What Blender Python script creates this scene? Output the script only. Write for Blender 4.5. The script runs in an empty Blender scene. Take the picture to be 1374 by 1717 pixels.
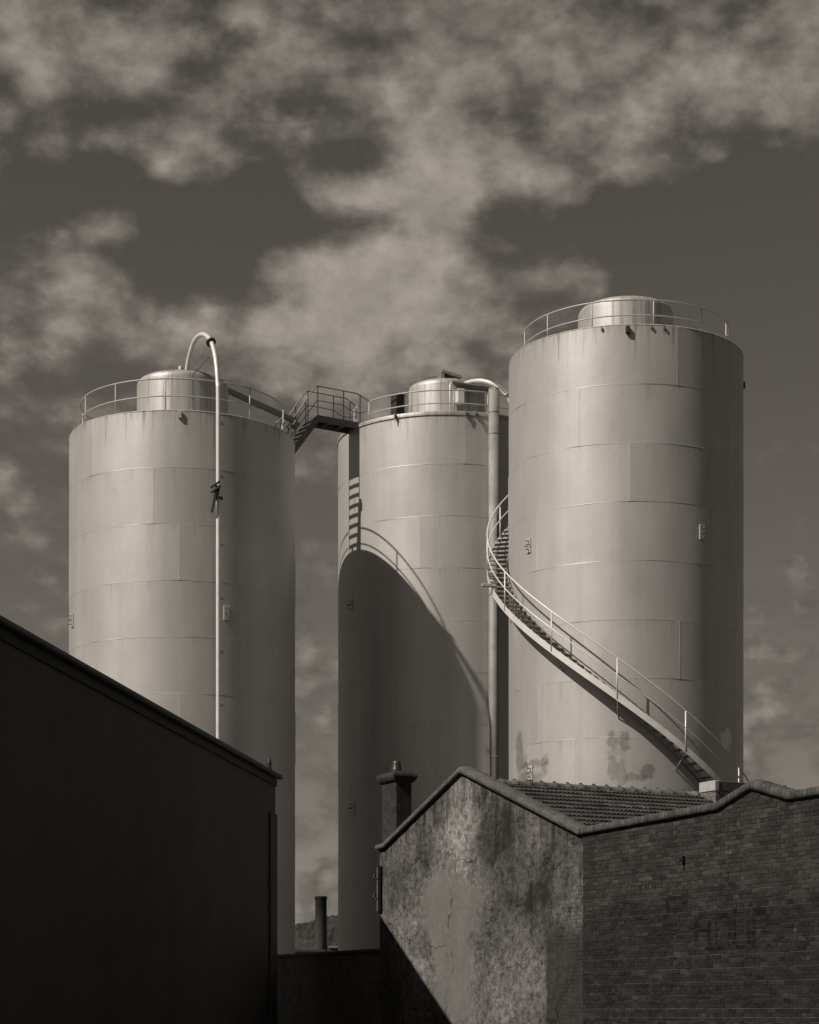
import bpy, math, random
from mathutils import Vector, Matrix, noise as mnoise

random.seed(11)
S = bpy.context.scene
COL = S.collection
EYE = 1.6
F, PX0, HY = 3400.0, 687.0, 1700.0      # focal length, centre and horizon of the photograph (in its pixels)

# ------------------------------------------------------------------ camera
cam = bpy.data.cameras.new('camera')
co = bpy.data.objects.new('camera', cam)
COL.objects.link(co)
co.location = (0, 0, EYE)
co.rotation_euler = (math.radians(90), 0, 0)
cam.sensor_fit = 'VERTICAL'
cam.sensor_height = 36
cam.sensor_width = 36
cam.lens = 36 * F / 1717
cam.shift_y = (HY - 858.5) / 1717
cam.clip_start = 0.5
cam.clip_end = 6000
S.camera = co

# ------------------------------------------------------------------ light
SUN_AZ, SUN_EL = 57.0, 43.0            # azimuth: degrees to the left of straight behind the camera
la, le = math.radians(SUN_AZ), math.radians(SUN_EL)
TO_SUN = Vector((-math.sin(la) * math.cos(le), -math.cos(la) * math.cos(le), math.sin(le)))
LDIR = Vector((math.sin(la), math.cos(la), 0))      # the way light travels over the ground
TINT = (1.0, 0.89, 0.77)              # the warm black of the print
sun = bpy.data.lights.new('sun', 'SUN')
sun.energy = 5.0
sun.angle = math.radians(0.55)
sun.color = TINT
so = bpy.data.objects.new('sun', sun)
so.rotation_euler = TO_SUN.to_track_quat('Z', 'Y').to_euler()
so.location = (-40, -30, 60)
COL.objects.link(so)
S.view_settings.view_transform = 'Standard'
S.view_settings.look = 'None'
S.view_settings.exposure = 0.0
S.view_settings.gamma = 1.0
S.render.film_transparent = False


class NT:
    """small helper for building node trees"""
    def __init__(self, tree):
        self.t = tree
        self.n = tree.nodes
        self.l = tree.links

    def add(self, typ, **kw):
        n = self.n.new(typ)
        for k, v in kw.items():
            setattr(n, k, v)
        return n

    def put(self, sock, v):
        if isinstance(v, bpy.types.NodeSocket):
            self.l.new(v, sock)
        elif v is not None:
            sock.default_value = v

    def m(self, op, a, b=None, c=None, clamp=False):
        n = self.add('ShaderNodeMath', operation=op, use_clamp=clamp)
        self.put(n.inputs[0], a)
        self.put(n.inputs[1], b)
        self.put(n.inputs[2], c)
        return n.outputs[0]

    def vm(self, op, a, b=None):
        n = self.add('ShaderNodeVectorMath', operation=op)
        self.put(n.inputs[0], a)
        if b is not None:
            self.put(n.inputs[1], b)
        return n.outputs['Value'] if op in ('DOT_PRODUCT', 'LENGTH') else n.outputs[0]

    def noise(self, vec, scale, detail=4, rough=0.55, dist=0.0):
        n = self.add('ShaderNodeTexNoise')
        self.put(n.inputs['Vector'], vec)
        n.inputs['Scale'].default_value = scale
        n.inputs['Detail'].default_value = detail
        n.inputs['Roughness'].default_value = rough
        n.inputs['Distortion'].default_value = dist
        return n.outputs['Fac']

    def noise_vec(self, vec, scale, detail=3):
        n = self.add('ShaderNodeTexNoise')
        self.put(n.inputs['Vector'], vec)
        n.inputs['Scale'].default_value = scale
        n.inputs['Detail'].default_value = detail
        return self.vm('SUBTRACT', n.outputs['Color'], (0.5, 0.5, 0.5))

    def ramp(self, v, a, b, lo=0.0, hi=1.0, smooth=True):
        n = self.add('ShaderNodeMapRange')
        n.interpolation_type = 'SMOOTHSTEP' if smooth else 'LINEAR'
        self.put(n.inputs['Value'], v)
        n.inputs['From Min'].default_value = a
        n.inputs['From Max'].default_value = b
        n.inputs['To Min'].default_value = lo
        n.inputs['To Max'].default_value = hi
        return n.outputs['Result']

    def mix(self, fac, a, b):
        """scalar mix"""
        n = self.add('ShaderNodeMix', data_type='FLOAT')
        self.put(n.inputs[0], fac)
        self.put(n.inputs[2], a)
        self.put(n.inputs[3], b)
        return n.outputs[0]

    def grey(self, v):
        n = self.add('ShaderNodeCombineColor')
        for i in range(3):
            self.put(n.inputs[i], v)
        return n.outputs[0]


# ------------------------------------------------------------------ sky
world = bpy.data.worlds.new('World')
S.world = world
world.use_nodes = True
W = NT(world.node_tree)
W.n.clear()
wout = W.add('ShaderNodeOutputWorld')
bg = W.add('ShaderNodeBackground')
bg.inputs['Strength'].default_value = 0.1
W.l.new(bg.outputs[0], wout.inputs[0])
sky = W.add('ShaderNodeTexSky', sky_type='NISHITA')
sky.sun_disc = False
sky.sun_elevation = le
sky.sun_rotation = math.radians(180 + SUN_AZ)
sep = W.add('ShaderNodeSeparateColor')
W.l.new(sky.outputs[0], sep.inputs[0])
SKY_RED = 0.54                         # a red-filtered, black-and-white sky: the red light of the sky only
clear = W.m('MULTIPLY', sep.outputs[0], SKY_RED)
tc = W.add('ShaderNodeTexCoord')
dirv = W.vm('NORMALIZE', tc.outputs['Generated'])
warp = W.noise_vec(dirv, 20.0, 3)
wdir = W.vm('ADD', dirv, W.vm('MULTIPLY', warp, (0.022, 0.022, 0.018)))
# banks of cloud (+) and clear gaps (-) in the sky: x, y in the photograph's frame turned into directions
BANKS = [
    (420, 110, 190, 60, .34), (120, 120, 90, 50, .28), (720, 190, 110, 110, .40), (930, 95, 220, 60, .34), (1180, 140, 150, 70, .34),
    (265, 245, 75, 38, .42), (88, 245, 30, 30, .34), (345, 265, 55, 30, .18), (640, 320, 130, 30, .34), (745, 330, 80, 110, .44),
    (900, 300, 110, 45, .36), (1060, 270, 110, 50, .30), (1160, 300, 90, 30, .22), (605, 482, 95, 50, 1.35), (690, 468, 45, 55, .7), (560, 318, 70, 22, .30), (640, 430, 70, 24, .30), (520, 205, 50, 20, .22), (400, 190, 40, 22, .16), (255, 300, 60, 16, .14), (150, 230, 40, 14, .16),
    (195, 400, 65, 28, .34), (165, 450, 55, 45, .26), (95, 510, 55, 80, .40), (230, 540, 110, 50, .34), (370, 545, 70, 40, .28),
    (478, 425, 48, 30, .44), (930, 455, 80, 24, .28), (1150, 350, 60, 12, .26), (640, 600, 220, 70, .36), (800, 580, 110, 110, .26),
    (300, 590, 70, 24, .18), (560, 690, 120, 60, .24), (1270, 1150, 90, 160, .30), (530, 1250, 120, 300, .16), (90, 960, 90, 120, .18),
    (540, 560, 110, 40, .22), (100, 690, 60, 40, .10), (1340, 100, 120, 120, .3), (30, 80, 60, 90, .3),
    (200, 185, 190, 30, -.34), (315, 120, 30, 26, -.30), (100, 310, 70, 60, -.34), (300, 370, 170, 48, -.42), (290, 445, 95, 50, -.52),
    (430, 345, 90, 44, -.30), (470, 245, 80, 30, -.24), (570, 180, 48, 40, -.26), (600, 250, 60, 26, -.18), (560, 390, 55, 16, -.26), (640, 355, 50, 12, -.20),
    (878, 185, 34, 44, -.34), (1005, 178, 30, 26, -.36), (790, 182, 30, 22, -.24), (1130, 235, 55, 26, -.24), (1240, 260, 60, 50, -.22),
    (1150, 330, 180, 50, -.40), (1060, 390, 210, 46, -.42), (1230, 480, 160, 110, -.50), (900, 350, 50, 22, -.30), (860, 435, 40, 14, -.22),
    (1290, 700, 100, 220, -.30), (880, 505, 60, 30, -.28), (250, 620, 120, 34, -.38), (110, 625, 70, 30, -.28), (390, 480, 40, 40, -.34),
    (545, 880, 60, 50, -.28), (860, 540, 40, 30, -.14), (95, 770, 50, 60, -.12), (770, 490, 26, 18, -.2), (640, 70, 80, 16, -.3)]
acc = None
for (bx, by, sx, sy, wgt) in BANKS:
    d = Vector(((bx - PX0) / F, 1, (HY - by) / F)).normalized()
    v = W.vm('SUBTRACT', wdir, tuple(d))
    v = W.vm('MULTIPLY', v, (F / sx * .82, 6.0, F / sy * .82))
    g = W.m('POWER', 0.3679, W.vm('DOT_PRODUCT', v, v))
    acc = W.m('MULTIPLY_ADD', g, wgt * 1.15, acc if acc is not None else 0.0)
sdir = W.vm('MULTIPLY', dirv, (1.0, 1.0, 1.45))
n1 = W.noise(W.vm('ADD', sdir, (0.7, 2.2, 5.3)), 24.0, 9, 0.58)
n2 = W.noise(W.vm('ADD', sdir, (3.1, 0.4, 1.7)), 62.0, 6, 0.55)
vor = W.add('ShaderNodeTexVoronoi', feature='SMOOTH_F1')
W.l.new(W.vm('ADD', sdir, W.vm('MULTIPLY', W.noise_vec(sdir, 60.0, 3), (0.02, 0.02, 0.02))), vor.inputs['Vector'])
vor.inputs['Scale'].default_value = 46.0
vor.inputs['Smoothness'].default_value = 0.6
puff = W.m('SUBTRACT', 0.42, vor.outputs['Distance'])          # rounded puffs
dens = W.m('MULTIPLY_ADD', W.m('SUBTRACT', n1, 0.5), 2.0, acc)
dens = W.m('MULTIPLY_ADD', W.m('SUBTRACT', n2, 0.5), 0.95, dens)
dens = W.m('ADD', W.m('MULTIPLY_ADD', puff, 0.62, dens), 0.25)
cov = W.ramp(dens, 0.03, 0.56)
thick = W.ramp(dens, 0.30, 1.35)
n3 = W.noise(W.vm('ADD', sdir, (0.02, 0, 0.03)), 46.0, 8, 0.62)
cl = W.m('MULTIPLY_ADD', thick, 1.95, 1.36)
cl = W.m('MULTIPLY', cl, W.m('MULTIPLY_ADD', n3, 1.1, 0.45))
lum = W.mix(cov, clear, cl)
cc = W.add('ShaderNodeCombineColor')
for i in range(3):
    W.l.new(W.m('MULTIPLY', lum, TINT[i]), cc.inputs[i])
W.l.new(cc.outputs[0], bg.inputs[0])


# ------------------------------------------------------------------ materials (a black-and-white print: neutral greys)
def new_mat(name, rough=0.8, metal=0.0, spec=0.3):
    m = bpy.data.materials.new(name)
    m.use_nodes = True
    t = NT(m.node_tree)
    t.n.clear()
    out = t.add('ShaderNodeOutputMaterial')
    b = t.add('ShaderNodeBsdfPrincipled')
    t.l.new(b.outputs[0], out.inputs[0])
    b.inputs['Roughness'].default_value = rough
    b.inputs['Metallic'].default_value = metal
    b.inputs['Specular IOR Level'].default_value = spec
    t.b = b
    t.oc = t.add('ShaderNodeTexCoord').outputs['Object']
    return m, t


def attr(t, name):
    n = t.add('ShaderNodeAttribute', attribute_name=name)
    return n.outputs['Fac']


def bump(t, h, strength=0.3, dist=0.01):
    n = t.add('ShaderNodeBump')
    n.inputs['Strength'].default_value = strength
    n.inputs['Distance'].default_value = dist
    t.put(n.inputs['Height'], h)
    t.l.new(n.outputs[0], t.b.inputs['Normal'])


def plain(name, v, rough=0.7, metal=0.0, spec=0.3, var=0.25, scale=6.0, bmp=0.1):
    m, t = new_mat(name, rough, metal, spec)
    n = t.noise(t.oc, scale, 6, 0.6)
    t.put(t.b.inputs['Base Color'], t.grey(t.m('MULTIPLY', v, t.m('MULTIPLY_ADD', t.m('SUBTRACT', n, .5), 2 * var * 1.6, 1.0))))
    if bmp:
        bump(t, t.noise(t.oc, scale * 7, 4), bmp, 0.01)
    return m


COURSE = 1.715                         # height of one ring of plates


def silo_mat(name, seed, R, H, patches=()):
    """aluminium paint on steel plate: panel tone, run marks, dirt at the rim and the welds"""
    m, t = new_mat(name, 0.40, 0.38, 0.35)
    p = t.vm('ADD', t.oc, (seed * 3.7, seed * 1.3, 0))
    sepx = t.add('ShaderNodeSeparateXYZ')
    t.l.new(t.oc, sepx.inputs[0])
    z = sepx.outputs[2]
    tone = attr(t, 'tone')
    seam = attr(t, 'seam')
    streak = t.noise(t.vm('MULTIPLY', p, (1, 1, 0.045)), 2.6, 6, 0.62)
    blotch = t.noise(t.vm('MULTIPLY', p, (1, 1, 0.5)), 0.9, 5, 0.6)
    fine = t.noise(p, 26.0, 3, 0.7)
    v = t.m('MULTIPLY_ADD', t.m('SUBTRACT', streak, .5), .11, tone)
    v = t.m('MULTIPLY_ADD', t.m('SUBTRACT', blotch, .5), .12, v)
    v = t.m('MULTIPLY_ADD', t.m('SUBTRACT', fine, .5), .10, v)
    v = t.m('MULTIPLY', v, t.m('MULTIPLY_ADD', seam, -.14, 1.0))
    # rust and grime runs hanging from the rim, each with its own length
    runs = t.noise(t.vm('MULTIPLY', p, (1, 1, 0.03)), 7.0, 5, 0.7)
    length = t.m('MULTIPLY_ADD', t.ramp(runs, .50, .74), 2.0, .12)
    d = t.m('DIVIDE', t.m('SUBTRACT', H, z), length)
    run = t.m('MULTIPLY', t.ramp(d, 1.0, 0.0), t.ramp(runs, .46, .70))
    v = t.m('MULTIPLY', v, t.m('MULTIPLY_ADD', run, -.50, 1.0))
    cz = t.m('MULTIPLY', t.m('FRACT', t.m('DIVIDE', t.m('SUBTRACT', H, z), COURSE)), COURSE)
    runs2 = t.noise(t.vm('MULTIPLY', t.vm('ADD', p, (9, 4, 0)), (1, 1, .02)), 5.0, 6, 0.72)
    run2 = t.m('MULTIPLY', t.ramp(t.m('DIVIDE', cz, t.m('MULTIPLY_ADD', t.ramp(runs2, .52, .76), 1.3, .08)), 1.0, 0.0), t.ramp(runs2, .50, .72))
    v = t.m('MULTIPLY', v, t.m('MULTIPLY_ADD', run2, -.20, 1.0))
    spots = t.m('MULTIPLY', t.ramp(t.noise(p, 9.0, 4, 0.7), .66, .74), t.ramp(t.m('SUBTRACT', H, z), .55, .0))
    v = t.m('MULTIPLY', v, t.m('MULTIPLY_ADD', spots, -.65, 1.0))
    if patches:                                    # areas where the paint has been scrubbed and touched up
        th = t.m('MULTIPLY', t.m('ARCTAN2', sepx.outputs[0], t.m('MULTIPLY', sepx.outputs[1], -1.0)), R)
        jit = t.noise_vec(p, 5.0, 5)
        sj = t.add('ShaderNodeSeparateXYZ')
        t.l.new(jit, sj.inputs[0])
        jit2 = t.noise_vec(p, 17.0, 5)
        sk = t.add('ShaderNodeSeparateXYZ')
        t.l.new(jit2, sk.inputs[0])
        th = t.m('MULTIPLY_ADD', sk.outputs[1], .16, t.m('MULTIPLY_ADD', sj.outputs[0], .38, th))
        wear = t.ramp(t.noise(p, 6.0, 6, .65), .34, .52, .6, 1.0)
        zz = t.m('MULTIPLY_ADD', sk.outputs[2], .16, t.m('MULTIPLY_ADD', sj.outputs[2], .40, z))
        for (a, z0, hw, hh, k) in patches:
            ex = t.m('DIVIDE', t.m('SUBTRACT', th, a), hw * 1.1)
            ez = t.m('DIVIDE', t.m('SUBTRACT', zz, z0), hh * 1.1)
            e = t.m('SQRT', t.m('ADD', t.m('MULTIPLY', ex, ex), t.m('MULTIPLY', ez, ez)))
            v = t.m('MULTIPLY', v, t.m('MULTIPLY_ADD', t.m('MULTIPLY', t.ramp(e, 1.15, .75), wear), k, 1.0))
    t.put(t.b.inputs['Base Color'], t.grey(v))
    t.put(t.b.inputs['Roughness'], t.m('MULTIPLY_ADD', t.m('SUBTRACT', blotch, .5), .10, .51))
    bump(t, t.m('ADD', t.noise(p, 1.6, 3), t.m('MULTIPLY', t.noise(p, 60.0, 3), .10)), 0.22, 0.02)
    return m


M_STEEL = plain('painted steel', 0.36, 0.5, 0.15, 0.35, 0.2, 3.0, 0)
M_PIPE = plain('bright pipe paint', 0.58, 0.42, 0.15, 0.4, 0.16, 3.0, 0)
M_DARKSTEEL = plain('dark steel', 0.16, 0.5, 0.4, 0.4, 0.3, 5.0)
M_BLACK = plain('black iron', 0.02, 0.55, 0.0, 0.4, 0.3, 6.0)
M_WELD = plain('duct sheet', 0.55, 0.4, 0.5, 0.4, 0.35, 1.6)


# ------------------------------------------------------------------ mesh builder
class MB:
    def __init__(self):
        self.v, self.f, self.tone, self.seam = [], [], [], []
        self.sm = []

    def _add(self, vs, fs, tone=1.0, seam=0.0, smooth=False):
        o = len(self.v)
        self.v += [tuple(q) for q in vs]
        for f in fs:
            self.f.append(tuple(o + i for i in f))
            self.tone.append(tone)
            self.seam.append(seam)
            self.sm.append(smooth)
        return self

    def box(self, lo, hi, M=None, tone=1.0, bev=0.0):
        x0, y0, z0 = lo
        x1, y1, z1 = hi
        b = min(bev, (x1 - x0) / 3, (y1 - y0) / 3, (z1 - z0) / 3)
        if b <= 0:
            vs = [(x0, y0, z0), (x1, y0, z0), (x1, y1, z0), (x0, y1, z0), (x0, y0, z1), (x1, y0, z1), (x1, y1, z1), (x0, y1, z1)]
            fs = [(0, 3, 2, 1), (4, 5, 6, 7), (0, 1, 5, 4), (1, 2, 6, 5), (2, 3, 7, 6), (3, 0, 4, 7)]
        else:
            vs = []
            idx = {}
            for sx in (0, 1):
                for sy in (0, 1):
                    for sz in (0, 1):
                        c = ((x0, x1)[sx], (y0, y1)[sy], (z0, z1)[sz])
                        s = (1 - 2 * sx, 1 - 2 * sy, 1 - 2 * sz)
                        for k in range(3):
                            q = [c[j] + (0 if j == k else s[j] * b) for j in range(3)]
                            idx[(sx, sy, sz, k)] = len(vs)
                            vs.append(q)
            fs = []
            for k in range(3):
                i, j = [a for a in range(3) if a != k]
                for s in (0, 1):
                    loop = []
                    for (p, q) in ((0, 0), (1, 0), (1, 1), (0, 1)):
                        c = [0, 0, 0]
                        c[k], c[i], c[j] = s, p, q
                        loop.append(idx[(*c, k)])
                    flip = (s == 0) != (k == 1)
                    fs.append(tuple(reversed(loop)) if flip else tuple(loop))
            for k in range(3):                       # edges along axis k
                i, j = [a for a in range(3) if a != k]
                for p in (0, 1):
                    for q in (0, 1):
                        c0, c1 = [0, 0, 0], [0, 0, 0]
                        c0[i] = c1[i] = p
                        c0[j] = c1[j] = q
                        c1[k] = 1
                        fs.append((idx[(*c0, i)], idx[(*c1, i)], idx[(*c1, j)], idx[(*c0, j)]))
            for sx in (0, 1):
                for sy in (0, 1):
                    for sz in (0, 1):
                        fs.append(tuple(idx[(sx, sy, sz, k)] for k in range(3)))
        if M is not None:
            vs = [M @ Vector(q) for q in vs]
        return self._add(vs, fs, tone)

    def bar(self, a, b, w, h, up=(0, 0, 1), tone=1.0, bev=0.0):
        """box-section bar from a to b; w across, h along 'up'"""
        a, b = Vector(a), Vector(b)
        d = (b - a).normalized()
        s = d.cross(Vector(up))
        s = s.normalized() if s.length > 1e-6 else Vector((1, 0, 0))
        u = s.cross(d).normalized()
        M = Matrix(((d.x, s.x, u.x, a.x), (d.y, s.y, u.y, a.y), (d.z, s.z, u.z, a.z), (0, 0, 0, 1)))
        return self.box((0, -w / 2, -h / 2), ((b - a).length, w / 2, h / 2), M, tone, bev)

    def tube(self, pts, r, n=8, closed=False, caps=True, tone=1.0):
        pts = [Vector(p) for p in pts]
        N = len(pts)
        rs = r if isinstance(r, (list, tuple)) else [r] * N
        tang = []
        for i in range(N):
            if closed:
                d = pts[(i + 1) % N] - pts[i - 1]
            else:
                d = pts[min(i + 1, N - 1)] - pts[max(i - 1, 0)]
            tang.append(d.normalized())
        ref = Vector((0, 0, 1)) if abs(tang[0].z) < .9 else Vector((1, 0, 0))
        u = tang[0].cross(ref).normalized()
        vs, fs = [], []
        for i in range(N):
            u = (u - tang[i] * u.dot(tang[i])).normalized()
            w = tang[i].cross(u)
            for k in range(n):
                a = 2 * math.pi * k / n
                vs.append(pts[i] + (u * math.cos(a) + w * math.sin(a)) * rs[i])
        for i in range(N if closed else N - 1):
            j = (i + 1) % N
            for k in range(n):
                l = (k + 1) % n
                fs.append((i * n + k, i * n + l, j * n + l, j * n + k))
        self._add(vs, fs, tone, 0, True)
        if caps and not closed:
            o = len(self.v) - len(vs)
            self.f += [tuple(o + k for k in reversed(range(n))), tuple(o + (N - 1) * n + k for k in range(n))]
            self.tone += [tone] * 2
            self.seam += [0] * 2
            self.sm += [False] * 2
        return self

    def lathe(self, prof, n=96, c=(0, 0), tone=1.0, smooth=True):
        vs, fs = [], []
        for (r, z) in prof:
            for k in range(n):
                a = 2 * math.pi * k / n
                vs.append((c[0] + r * math.sin(a), c[1] - r * math.cos(a), z))
        for i in range(len(prof) - 1):
            for k in range(n):
                l = (k + 1) % n
                fs.append((i * n + k, i * n + l, (i + 1) * n + l, (i + 1) * n + k))
        return self._add(vs, fs, tone, 0, smooth)

    def build(self, name, mat, parent=None, loc=None, auto=None):
        me = bpy.data.meshes.new(name)
        me.from_pydata(self.v, [], self.f)
        me.polygons.foreach_set('use_smooth', self.sm)
        for nm, dat in (('tone', self.tone), ('seam', self.seam)):
            at = me.attributes.new(nm, 'FLOAT', 'FACE')
            at.data.foreach_set('value', dat)
        me.materials.append(mat)
        me.update()
        if auto:
            me.set_sharp_from_angle(angle=math.radians(auto))
        o = bpy.data.objects.new(name, me)
        COL.objects.link(o)
        if parent is not None:
            o.parent = parent
        if loc is not None:
            o.location = loc
        return o


def thing(name, label, cat, loc=(0, 0, 0), rotz=0.0, group=None):
    o = bpy.data.objects.new(name, None)
    o.empty_display_size = .3
    COL.objects.link(o)
    o.location = loc
    o.rotation_euler = (0, 0, rotz)
    return tag(o, label, cat, group)


def tag(o, label, cat, group=None):
    o['label'] = label
    o['category'] = cat
    if group:
        o['group'] = group
    return o


def kind(o, k):
    o['kind'] = k
    return o


def P(px, py, Y):
    return Vector(((px - PX0) / F * Y, Y, (HY - py) / F * Y + EYE))


def rect(th, r, z=0.0):
    """polar point round a silo's axis: th in degrees, 0 towards the street, + to the right"""
    a = math.radians(th)
    return Vector((r * math.sin(a), -r * math.cos(a), z))


def arc(t0, t1, r, z, step=4.0):
    n = max(2, int(abs(t1 - t0) / step) + 1)
    return [rect(t0 + (t1 - t0) * i / (n - 1), r, z) for i in range(n)]


# ------------------------------------------------------------------ ground, hill
m_ground, t = new_mat('yard gravel', 0.95, 0, .1)
v = t.m('MULTIPLY_ADD', t.noise(t.oc, .35, 8, .65), .05, .03)
v = t.m('MULTIPLY_ADD', t.noise(t.oc, 14, 4, .7), .03, v)
t.put(t.b.inputs['Base Color'], t.grey(v))
bump(t, t.noise(t.oc, 20, 5), .5, .02)
g = MB()
g._add([(-4000, -600, 0), (4000, -600, 0), (4000, 4500, 0), (-4000, 4500, 0)], [(0, 1, 2, 3)])
kind(g.build('ground', m_ground), 'structure')

m_hill, t = new_mat('wooded hill', 0.95, 0, .05)
v = t.m('MULTIPLY_ADD', t.ramp(t.noise(t.oc, .05, 8, .7), .35, .7), .030, .022)
t.put(t.b.inputs['Base Color'], t.grey(v))
h = MB()
xs = [-1100 + i * 12 for i in range(80)] + [-140 + i * 1.3 for i in range(116)] + [12 + i * 12 for i in range(90)]
ys = [0, 20, 40, 60, 80, 100, 120, 140, 160, 180, 195, 210, 225, 240, 255, 270, 280, 290, 300, 310, 320, 360, 460]
vs = []
for j, yy in enumerate(ys):
    for x in xs:
        e = math.exp(-((x + 55) / 75) ** 2) * 40 + math.exp(-((x + 330) / 200) ** 2) * 75 + math.exp(-((x - 420) / 260) ** 2) * 85 + 27
        s = math.sin(min(1.0, yy / 280) * math.pi / 2) if yy <= 300 else 1 - (yy - 300) / 400
        n = mnoise.fractal(Vector((x * .012, yy * .012, 2.0)), 1.0, 2.0, 5)
        rough = 1.2 * abs(mnoise.noise(Vector((x * .16, yy * .11, 7.0)))) + .7 * mnoise.noise(Vector((x * .42, yy * .3, 3.0)))
        vs.append((x, 1500 + yy, max(0, s * (e + 7 * n) + (3.0 * rough if j > 0 else -3))))
nx = len(xs)
h._add(vs, [(j * nx + i, j * nx + i + 1, (j + 1) * nx + i + 1, (j + 1) * nx + i) for j in range(len(ys) - 1) for i in range(nx - 1)], smooth=True)
kind(h.build('hill', m_hill), 'structure')

# ------------------------------------------------------------------ the three silos


def silo(name, label, cx, cy, R, H, seams, mat, drum_r, drum_z, n_course=13):
    """H and drum_z above the ground; seams: angle of one vertical weld for every course, from the top"""
    root = thing(name, label, 'silo', (cx, cy, 0), 0, 'tall steel silos')
    mb = MB()
    rnd = random.Random(int(cx * 100))
    k = 0
    z1 = H
    while z1 > 0.01:
        z0 = max(0.0, z1 - COURSE)
        s0 = seams[k] if k < len(seams) else rnd.uniform(0, 90)
        for j in range(4):
            a0, a1 = s0 + 90 * j, s0 + 90 * (j + 1)
            tone = rnd.uniform(.375, .402)
            nc, nr = 60, 6
            gap = math.degrees(.007 / R)
            vs = []
            ph = rnd.uniform(0, 50)
            for r_ in range(nr + 1):
                v_ = r_ / nr
                for c_ in range(nc + 1):
                    u_ = c_ / nc
                    a = a0 + gap + (a1 - a0 - 2 * gap) * u_
                    dist = min(u_, 1 - u_) * math.radians(90) * R
                    rr = R + .011 * math.exp(-dist / .28) + .0015 * (1 - v_)
                    rr += .0055 * mnoise.noise(Vector((u_ * 6 + ph, v_ * 1.2 + ph, k * 1.7)))
                    if v_ < .17 or v_ > .83:
                        rr -= .0010
                    vs.append(rect(a, rr, z0 + .005 + (z1 - z0 - .010) * v_))
            w = nc + 1
            mb._add(vs, [(r_ * w + c_, r_ * w + c_ + 1, (r_ + 1) * w + c_ + 1, (r_ + 1) * w + c_) for r_ in range(nr) for c_ in range(nc)], tone, 0, True)
            # the vertical weld
            ww = math.degrees(.011 / R)
            vs = []
            for zz in (z0 + .005, z1 - .005):
                for a, r_ in ((a0 - ww, R + .008), (a0, R + .0165), (a0 + ww, R + .008)):
                    vs.append(rect(a, r_, zz))
            mb._add(vs, [(0, 1, 4, 3), (1, 2, 5, 4)], .445, .5, True)
        if z0 > 0.02:                                # the weld round the silo under this course
            prof = [(R - .003, z0 - .018), (R + .0020, z0 - .008), (R + .0020, z0 + .008), (R - .003, z0 + .018)]
            o = len(mb.f)
            mb.lathe(prof, 180, tone=.45)
            for q in range(o, len(mb.f)):
                mb.seam[q] = 1.0
        z1 = z0
        k += 1
    mb.build('shell', mat, root)
    rf = MB()
    rf.lathe([(R + .004, H - .004), (R + .008, H + .006), (R - .01, H + .03), (R - .06, H + .045), (drum_r + .05, H + .30), (.05, H + .34)], 180, tone=.45)
    rf.build('roof', mat, root, auto=35)
    dr = MB()
    prof = [(drum_r, H + .2), (drum_r, drum_z - .24)]
    for i in range(1, 8):
        a = math.radians(90 * i / 7)
        prof.append((drum_r - .22 + .22 * math.cos(a), drum_z - .24 + .22 * math.sin(a)))
    prof += [(drum_r * .5, drum_z + .05), (.02, drum_z + .09)]
    dr.lathe(prof, 96, tone=.39)
    for a in (18, 138, 258):                          # the drum's own vertical welds
        dr.bar(rect(a, drum_r + .001, H + .3), rect(a, drum_r + .001, drum_z - .22), .02, .012, rect(a, 1), tone=.38)
    dr.build('drum', mat, root, auto=40)
    return root


def ring_rail(root, R, H, top, mid, posts, spans, r=.024, rp=.02):
    rl = MB()
    for (t0, t1) in spans:
        full = abs(t1 - t0) >= 359.9
        for z in (top, mid):
            pts = arc(t0, t1, R, z)
            rl.tube(pts[:-1] if full else pts, r if z == top else r * .85, 8, closed=full)
    o = rl.build('handrail', M_STEEL, root)
    for a in posts:
        p = MB().tube([rect(a, R, H + .02), rect(a, R, top - .01)], rp, 8)
        p.build('post', M_STEEL, o)
    return o


def mounting_plate(root, R, px, py, cx, cy, th, light=False):
    """small bolted plate with four stub fittings on the shell"""
    b = rect(th, R + .004)
    Yd = cy + b.y
    z = (HY - py) / F * Yd + EYE
    out = rect(th, 1.0)
    tan = rect(th + 90, 1.0)
    M = Matrix(((tan.x, -out.x, 0, b.x), (tan.y, -out.y, 0, b.y), (0, 0, 1, z), (0, 0, 0, 1)))
    pl = MB().box((-.10, -.035, -.22), (.10, .0, .22), M, .6, .006).build('mounting_plate', M_PLATE, root)
    for (x, zz) in ((.02, .13), (-.05, -.01), (.06, .02), (.02, -.13)):
        s = MB()
        a = M @ Vector((x, -.03, zz))
        c = M @ Vector((x, -.12, zz))
        s.tube([a, c], .017, 8)
        s.tube([c + Vector((0, 0, .0)), M @ Vector((x - .045, -.12, zz - .015))], .012, 6)
        s.build('stub', M_DARKSTEEL, pl)
    return pl


M_PLATE = plain('plate paint', 0.45, 0.43, 0.25, 0.45, 0.1, 4.0)

# left silo
LX, LY, LR, LH = -7.28, 65.1, 3.6, 18.30 + EYE
m_left = silo_mat('aluminium paint left', 1.0, LR, LH)
left = silo('storage_silo', 'left silo with an arched pipe looping over its top', LX, LY, LR, LH,
            [-44, -8, 5, -42, -40, 5, -30, -4, 20, -40, 8], m_left, 1.46, 20.30 + EYE)
ring_rail(left, 3.24, LH, 19.38 + EYE, 18.85 + EYE, [-93, -63, -33, -3, 27, 46, 87, 117, 147, 177, 207, 237], [(130, 476)])
for (px, py, th) in ((133, 1040, -66), (397, 1028, 28)):
    mounting_plate(left, LR, px, py, LX, LY, th)
lug = MB()
lug.bar(rect(5, LR + .045, LH - .24), rect(5, LR + .045, LH - .02), .10, .09, rect(5, 1))
lug.build('lifting_lug', M_STEEL, left)

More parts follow.
